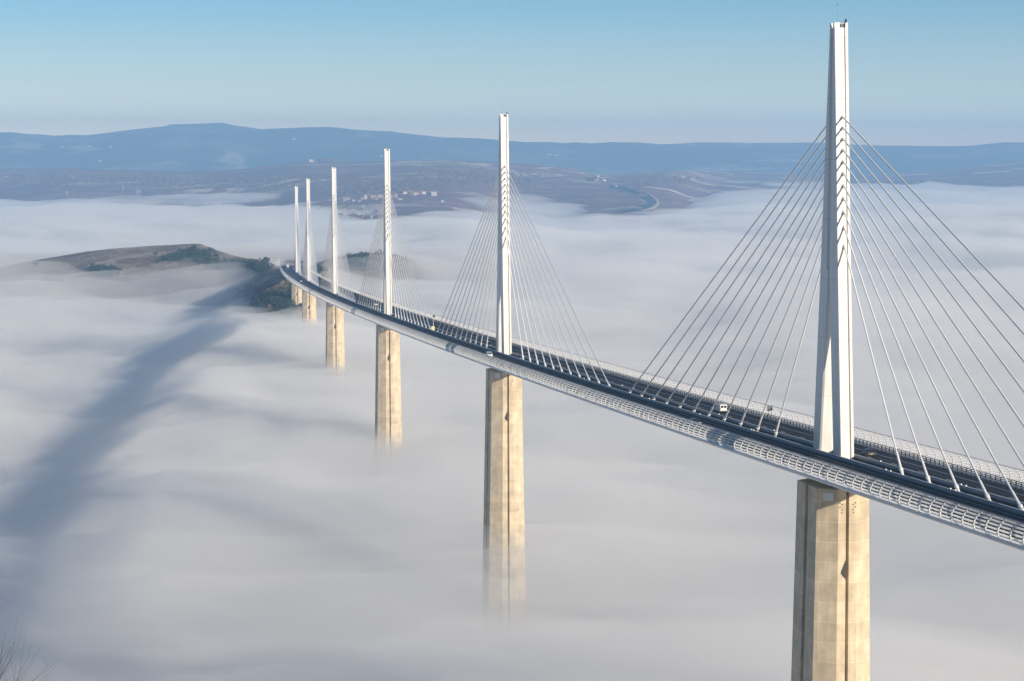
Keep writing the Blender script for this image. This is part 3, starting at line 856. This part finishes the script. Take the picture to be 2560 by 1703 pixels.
def wood(name, label, pts, count, mat, Rr=(2.0, 4.0), leaf=0.8, seed=3, f=headland_z, r0=1800, r1=3200, per=70):
    """a patch of wood that reads as one mass"""
    rs = random.Random(seed); mb = MB()
    for _ in range(count):
        a, b_ = rs.choice(pts)
        u = a[0] + rs.gauss(0, b_[0]); v = a[1] + rs.gauss(0, b_[1])
        p, _r = on_land(u, v, f, r0, r1, 8.0 if r1 < 4000 else 20.0)
        R = rs.uniform(*Rr)
        p = p + Vector((rs.uniform(-6, 6), rs.uniform(-6, 6), R * 0.9))
        for _k in range(per):
            d = Vector((rs.gauss(0, 1), rs.gauss(0, 1), rs.gauss(0, 0.9))).normalized() * R * rs.uniform(0.5, 1.05)
            q = p + d
            a_ = Vector((rs.gauss(0, 1), rs.gauss(0, 1), rs.gauss(0, 1))).normalized()
            c_ = a_.cross(Vector((rs.gauss(0, 1), rs.gauss(0, 1), rs.gauss(0, 1)))).normalized()
            s = leaf * rs.uniform(0.6, 1.3)
            mb.add([q - a_ * s, q + c_ * s * 0.7, q + a_ * s, q - c_ * s * 0.7], [(0, 1, 2, 3)])
    o = mb.build(name, mat); tag(o, label, 'woodland', None, 'stuff')
    return o
wood('woodland', 'dark evergreen woodland spread below the crest of the headland left of the bridge',
     [((430, 650), (14, 4)), ((470, 642), (14, 5)), ((500, 640), (14, 5)), ((520, 655), (18, 5)), ((555, 668), (16, 5)), ((600, 668), (18, 4)), ((640, 668), (10, 4)), ((655, 675), (6, 5))], 330, M['pine'], seed=5)
wood('woodland', 'dark clump of trees half sunk in fog on the left part of the headland',
     [((245, 680), (8, 4)), ((275, 680), (8, 4)), ((262, 688), (14, 4))], 70, M['pine'], seed=6)
wood('woodland', 'dark green woodland on the steep slope under the far end of the bridge',
     [((700, 755), (14, 14)), ((720, 770), (12, 16)), ((680, 745), (14, 10)), ((715, 800), (14, 10)), ((735, 745), (6, 12))], 260, M['pine'], seed=7, r0=1780)
wood('brushwood', 'brown leafless brushwood on the slope left of the farthest pier',
     [((690, 728), (12, 6)), ((665, 735), (14, 8)), ((640, 745), (12, 8)), ((650, 770), (16, 14)), ((620, 740), (10, 8))], 160, M['brush'], seed=8, r0=1780)
wood('woodland', 'dark woodland on the hillside behind the cables right of the bridge end',
     [((880, 655), (10, 5)), ((905, 650), (10, 5)), ((940, 648), (16, 6)), ((980, 655), (14, 6)), ((895, 668), (12, 5)), ((797, 680), (5, 3))], 110, M['pine'], seed=9)
def hp(u, v): return on_land(u, v, hills_z, 4200, 9600, 10.0)[0]
wood('forest', 'bare brown forest covering the far hillsides behind the fog',
     [((820, 405), (14, 2)), ((1150, 440), (40, 6)), ((960, 480), (50, 8)), ((600, 460), (120, 8)), ((300, 450), (140, 10)), ((1250, 455), (60, 8)), ((1650, 455), (40, 6)), ((2200, 455), (80, 6)), ((870, 530), (30, 6)), ((900, 555), (20, 4))], 900, M['brush'],
     Rr=(5, 9), leaf=2.6, seed=10, f=hills_z, r0=4200, r1=9600, per=34)

# ------------------------------------------------------------------ houses
def house(name, label, pos, L, W, H, rz, wall, roof, group=None, cat='house', windows=3):
    o = empty(name, pos, rz); tag(o, label, cat, group)
    m_ = MB(); m_.box((-L / 2, -W / 2, -3), (L / 2, W / 2, H)); 
    rh = W * 0.28
    m_.add([(-L / 2, -W / 2, H), (-L / 2, W / 2, H), (-L / 2, 0, H + rh), (L / 2, -W / 2, H), (L / 2, W / 2, H), (L / 2, 0, H + rh)], [(0, 2, 1), (3, 4, 5)])
    m_.build('wall', wall, o)
    r_ = MB(); e = 0.5
    for sg in (1, -1):
        y0 = sg * (W / 2 + e); z0 = H - e * rh / (W / 2)
        r_.hexa([(-L / 2 - e, y0, z0 + .02), (L / 2 + e, y0, z0 + .02), (L / 2 + e, 0, H + rh + .02), (-L / 2 - e, 0, H + rh + .02), (-L / 2 - e, y0, z0 + 0.3), (L / 2 + e, y0, z0 + 0.3), (L / 2 + e, 0, H + rh + 0.3), (-L / 2 - e, 0, H + rh + 0.3)])
    ro = r_.build('roof', roof, o)
    c_ = MB(); c_.box((L * 0.25 - .4, 0.5, H + rh * 0.5), (L * 0.25 + .4, 1.3, H + rh + 1.2)); c_.build('chimney', wall, ro)
    for k in range(windows):
        x = -L / 2 + L * (k + 0.5) / windows
        for sg in (1, -1):
            w_ = MB(); w_.box((x - 0.6, sg * (W / 2 + 0.01) - 0.03, H * 0.45), (x + 0.6, sg * (W / 2 + 0.01) + 0.03, H * 0.45 + 1.5)); w_.build('window', M['glass'], o)
    return o
HG = 'village houses on the far hillside'
hs = [(866, 500, 20, 9, 6, 'render', 'roof', 'long low pinkish farmhouse at the left end of the far village'),
      (861, 502.5, 9, 6, 3.5, 'render_white', 'roofgrey', 'small white shed at the foot of the leftmost village farmhouse'),
      (884, 503.5, 8, 6, 4, 'render_white', 'roofgrey', 'small white hut right of the leftmost village farmhouse'),
      (898, 505, 6, 5, 4, 'render_white', 'roofgrey', 'tiny white hut alone in the green field below the village'),
      (907, 499, 12, 7, 4, 'render', 'roofgrey', 'low grey-roofed barn just left of the white village church'),
      (914, 498, 8, 6, 12, 'render_white', 'roofgrey', 'tall white village church left of the row of pink houses'),
      (924, 494, 14, 9, 8, 'render', 'roofgrey', 'grey-roofed house directly right of the white village church'),
      (933, 496, 14, 9, 8, 'render', 'roof', 'first red-roofed house of the row right of the church'),
      (943, 495, 16, 9, 8, 'render', 'roof', 'second red-roofed house of the row, halfway between church and mast'),
      (952, 494.5, 13, 8, 8, 'render', 'roof', 'last red-roofed house of the row, touching the mast cables'),
      (938, 500, 13, 8, 5, 'render', 'roof', 'low house in front of the red-roofed village row'),
      (986, 494, 15, 9, 10, 'render', 'roof', 'pink house seen through the cables right of the third tallest mast'),
      (1001, 500, 12, 6, 4, 'render_white', 'roofgrey', 'long low white shed alone between the two halves of the village'),
      (1012, 485, 13, 8, 6, 'render_white', 'roof', 'white-walled house at the left end of the right village cluster'),
      (1024, 484, 18, 9, 7, 'render', 'roof', 'broad house with a long red roof in the right village cluster'),
      (1033, 489, 12, 8, 8, 'render_white', 'roof', 'pale house with tall white gable below the long red roof'),
      (1042, 487, 14, 9, 7, 'render', 'roof', 'cream house in the middle of the right village cluster'),
      (1058, 486, 14, 10, 8, 'render_white', 'roof', 'separate cream house between the two big groups of the right cluster'),
      (1075, 488, 18, 11, 8, 'render', 'roof', 'large house with a wide red roof near the right end of the village'),
      (1085, 490, 15, 11, 12, 'render_white', 'roof', 'tall pale house closing the right end of the village'),
      (1105, 505.5, 9, 6, 3.5, 'render_white', 'roofgrey', 'tiny white barn in the field right of the village')]
for k, (u, v, L, W, H, wm, rm_, lb) in enumerate(hs):
    p = hp(u, v)
    house('village_house', lb, p, L, W, H, YAW + math.pi / 2 + rnd.uniform(-0.5, 0.5), M[wm], M[rm_], HG)
for u, v, L, W, H, lb in ((777, 408.5, 15, 11, 13, 'tall white farm building on the hilltop behind the masts'),
                          (783.5, 408.5, 17, 10, 7, 'lower white wing right beside the tall hilltop farm building'),
                          (803, 408.5, 9, 7, 7, 'small white house on the hilltop right of the farm')):
    bx, by, bs = bearing(u, v)
    p = Vector((CX + bx * (RC - 60), CY + by * (RC - 60), float(hills_z(np.array([float(u)]), np.array([RC - 60]))[0]) - 0.5))
    house('hilltop_farm', lb, p, L, W, H, YAW + math.pi / 2, M['render_white'], M['roofgrey'], 'farm buildings on the hilltop', 'farm building')
def mp(u, v): return on_land(u, v, mountain_z, 12600, 16000, 20.0)[0]
for u, v, lb in ((156, 369, 'tiny pale farm high on the blue mountain near the left edge'), (224, 368.5, 'wide pale farm on the blue mountain, middle of three at the left'), (277, 369, 'pale farm on the blue mountain, right of three at the left'),
                 (250, 405, 'small white farm low on the mountain foot at the left'), (735, 350, 'white farm high on the mountain slope above the hilltop farm'), (955, 391, 'white farm on the slope just left above the third tallest mast cables'), (1372, 388.5, 'white farm on the blue mountain right of the second tallest mast'), (1392, 390.5, 'pale farm right beside the white farm on the blue mountain')):
    house('mountain_farm', lb, mp(u, v), 22, 12, 7, YAW + math.pi / 2, M['render_white'], M['roofgrey'], 'farms on the blue mountain', 'farmhouse')

# ------------------------------------------------------------------ far motorway on the hills
def ribbon(name, path, width, mat, lift=1.2, drop=None):
    P = [hp(u, v) for u, v in path]
    # smooth the path
    for _ in range(3):
        Q = [P[0]]
        for a, b_ in zip(P, P[1:]): Q += [a.lerp(b_, 0.25), a.lerp(b_, 0.75)]
        P = Q + [P[-1]]
    V = []; F = []
    for i, p in enumerate(P):
        d = (P[min(i + 1, len(P) - 1)] - P[max(i - 1, 0)]); d.z = 0; d.normalize(); nn = Vector((-d.y, d.x, 0))
        for w in (-width / 2, width / 2):
            q = p + nn * w; q.z = p.z + lift; V.append(tuple(q))
        for w in (width / 2, -width / 2):
            q = p + nn * w * 1.15; q.z = p.z - 14; V.append(tuple(q))
    for i in range(len(P) - 1):
        for j in range(4): F.append((i * 4 + j, (i + 1) * 4 + j, (i + 1) * 4 + (j + 1) % 4, i * 4 + (j + 1) % 4))
    return np_mesh(name, V, F, mat)
M['verge'] = paint('gravel_verge', (0.36, 0.31, 0.25), 0.95, 0.15, 0.02)
RP = [(1512, 462), (1540, 466), (1575, 473), (1598, 482), (1617, 494), (1626, 506), (1618, 516), (1596, 524), (1560, 532)]
tag(ribbon('road', RP, 58, M['verge'], 0.8), kind='structure')
tag(ribbon('road', RP, 44, M['asphalt'], 1.5), kind='structure')
RP2 = [(1469, 452), (1478, 446), (1492, 443), (1506, 442)]
tag(ribbon('road', RP2, 60, M['verge'], 0.8), kind='structure')
tag(ribbon('road', RP2, 44, M['asphalt'], 1.5), kind='structure')
for (u, v, lb, L) in ((1495, 443.5, 'white truck on the upper bend of the far motorway', 12), (1511, 454, 'white truck on the open hillside between two stretches of far motorway', 14), (1540, 469, 'white truck on the wide curve of the far motorway', 10)):
    t_ = make_truck('far_truck', lb, L, 3.6, 5.0)
    p = hp(u, v); t_.location = (p.x, p.y, p.z + 1.6); t_.rotation_euler = (0, 0, YAW + 1.9)
# power line pylons on the hill
def pylon(u, v, H, label):
    o = empty('power_pylon', hp(u, v)); tag(o, label, 'pylon', 'power line pylons on the far hillside')
    m_ = MB(); w = H * 0.09
    for sx in (1, -1):
        for sy in (1, -1): m_.tube((sx * w, sy * w, -1), (sx * w * 0.2, sy * w * 0.2, H), 0.35, 0.25, n=4)
    m_.build('lattice_tower', M['steel'], o)
    for z in (0.7, 0.82, 0.94):
        a_ = MB(); a_.box((-0.3, -H * 0.17, H * z - 0.3), (0.3, H * 0.17, H * z + 0.3)); a_.build('crossarm', M['steel'], o)
for u, v, H, lb in ((167, 496, 24, 'pale pylon standing on the tan field at the far left'), (308, 481, 24, 'pale pylon alone above the paired ones on the far hill'), (343, 496, 30, 'pale pylon, left one of the close pair on the far hill'), (349, 496, 30, 'pale pylon, right one of the close pair on the far hill'), (547, 520, 24, 'pale pylon at the fog edge left of the masts'), (929, 561, 22, 'pale pylon at the fog edge between two tall masts')):
    pylon(u, v, H, lb)

# ------------------------------------------------------------------ bare shrub tips at the lower left
tp = at_r(-85, 1815, 60.0)
gz = CZ - 1.7 - 0.36 * 60
bt = empty('bare_tree', (tp.x, tp.y, gz - 0.5)); tag(bt, 'bare winter twigs with small buds poking into the lower left corner', 'tree')
rs = random.Random(12)
tr = MB(); hgt = at_r(20, 1700, 60.0).z - (gz - 0.5)
tr.tube((0, 0, 0), (0.1, 0.0, hgt * 0.62), 0.09, 0.05, n=8)
tr.build('trunk', M['bark'], bt)
br = MB()
def branch(p, d, L, r, depth):
    n_ = 4; q = p
    for k in range(n_):
        d2 = (d + Vector((rs.gauss(0, 0.10), rs.gauss(0, 0.10), rs.gauss(0.03, 0.08)))).normalized()
        q2 = q + d2 * (L / n_)
        r2 = r * (1 - 0.15)
        br.tube(q, q2, r, r2, n=5, cap=False)
        if depth > 0 and k >= 1:
            for _ in range(rs.choice((1, 1, 2))):
                sd = (d2 + Vector((rs.gauss(0, 0.5), rs.gauss(0, 0.5), rs.gauss(0.1, 0.3)))).normalized()
                branch(q2, sd, L * rs.uniform(0.45, 0.7), r2 * 0.62, depth - 1)
        q, d, r = q2, d2, r2
    if depth == 0: br.tube(q, q + d * 0.03, r * 1.9, r * 0.8, n=5)
right = Vector((RT[0], RT[1], 0))
for k in range(14):
    dirv = (right * (1.05 - 0.12 * k) + Vector((0, 0, 1.25)) + Vector((rs.gauss(0, 0.2), rs.gauss(0, 0.2), 0))).normalized()
    branch(Vector((0.1, 0, hgt * (0.385 + 0.012 * k))), dirv, hgt * 0.355, 0.042, 2)
br.build('branches', M['bark'], bt)

# ------------------------------------------------------------------ fog and haze
def DIPS(X, Y):
    z = 0
    for px, py, rx, ry, dz in FOG_SPOTS:
        z = z + dz * np.exp(-(((X - px) / rx) ** 2 + ((Y - py) / ry) ** 2))
    return z
FOG_SPOTS = [(560, 230, 260, 200, -18), (2150, 170, 300, 260, -13), (2150, -260, 200, 150, -14), (5850, -1620, 850, 330, -36), (4700, -560, 600, 330, -12)]
def fog_top(X, Y):
    R = np.hypot(X - CX, Y - CY)
    wx = X + 90 * fbm(X, Y, 420, 2, 51); wy = Y + 90 * fbm(X, Y, 420, 2, 52)
    far = sstep((R - 1200) / 3500)
    z = -79 + 11.5 * fbm(wx, wy, 520, 2, 61) * (0.8 + 0.7 * far)
    z = z + 12.0 * fbm(wx, wy, 210, 5, 71, 0.5) + 4.0 * np.abs(fbm(wx, wy, 85, 2, 75))
    z = z + 6.0 * far * fbm(X, Y * 0.8, 900, 3, 81)
    uu = u_of(np.arctan2(Y - CY, X - CX))
    z = z + 26 * sstep((uu - 1600) / 300) * sstep((R - 3800) / 3000)
    z = z + DIPS(X, Y) - 9 * sstep((R - 3600) / 2000)
    z = z - 10 * np.exp(-(((X - 1770) / 170) ** 2 + ((Y + 60) / 130) ** 2))
    return z
for px, py, tz, rr_ in ((342, -3, -98, 110), (684, -12, -83, 140), (1026, -26, -79, 140), (1368, -47, -80, 140), (1710, -73, -97, 120), (2200, 60, -88, 180)):
    FOG_SPOTS.append((px, py, rr_, rr_, tz - float(fog_top(np.array([px * 1.0]), np.array([py * 1.0]))[0])))
def fog_grid(name, f, r0, r1, nr_, a0, a1, na, bottom, mat, label):
    r = np.geomspace(r0, r1, nr_); a = np.linspace(a0, a1, na)
    R, A = np.meshgrid(r, a)
    X = CX + R * np.cos(A); Y = CY + R * np.sin(A); Z = f(X, Y)
    T = np.stack([X, Y, Z], -1).reshape(-1, 3); B = T.copy(); B[:, 2] = bottom
    nb_ = len(T)
    i = (np.arange(nr_ - 1)[None, :] + np.arange(na - 1)[:, None] * nr_).ravel()
    F = [np.stack([i, i + 1, i + nr_ + 1, i + nr_], -1), nb_ + np.stack([i, i + nr_, i + nr_ + 1, i + 1], -1)]
    k = np.arange(nr_ - 1)
    F.append(np.stack([k, k + nb_, k + nb_ + 1, k + 1], -1))
    k = k + (na - 1) * nr_
    F.append(np.stack([k, k + 1, k + nb_ + 1, k + nb_], -1))
    j = np.arange(na - 1) * nr_
    F.append(np.stack([j, j + nr_, j + nr_ + nb_, j + nb_], -1))
    j = j + nr_ - 1
    F.append(np.stack([j, j + nb_, j + nr_ + nb_, j + nr_], -1))
    o = np_mesh(name, np.concatenate([T, B]), np.concatenate(F), mat, smooth=False)
    tag(o, label, 'fog', None, 'stuff')
    return o
fog_grid('fog', fog_top, 120, 12400, 420, YAW - 0.75, YAW + 0.75, 520, -200, volume('fog_volume', 0.021, (1.0, 0.992, 0.975), 0.0),
         'sea of pale rolling fog filling the valley under the bridge')
def mist_top(X, Y):
    far = sstep((np.hypot(X - CX, Y - CY) - 3500) / 2500)
    veil = 15 * np.exp(-(((X - 2160) / 330) ** 2 + ((Y - 170) / 300) ** 2))
    return fog_top(X, Y) + 10 + veil + far * (3 + 12 * fbm(X, Y, 700, 4, 98)) + 15 * np.exp(-((X - 342) ** 2 + Y ** 2) / 130.0 ** 2) + 5 * fbm(X, Y, 260, 3, 91) + 5 * fbm(X, Y, 90, 2, 95) * 0.5
fog_grid('mist', mist_top, 100, 12500, 300, YAW - 0.78, YAW + 0.78, 360, -204, volume('mist_volume', 0.007, (1.0, 0.992, 0.975), 0.0),
         'thin veil of mist lying over the sea of fog')
hz = MB(); hz.box((-3200, -12000, -268), (18000, 9000, 430))
h_ = hz.build('haze', volume('haze_volume', 0.000115, (0.34, 0.62, 0.96), 0.0))
tag(h_, 'clear cold air fading the far hills to blue', 'haze', None, 'stuff')
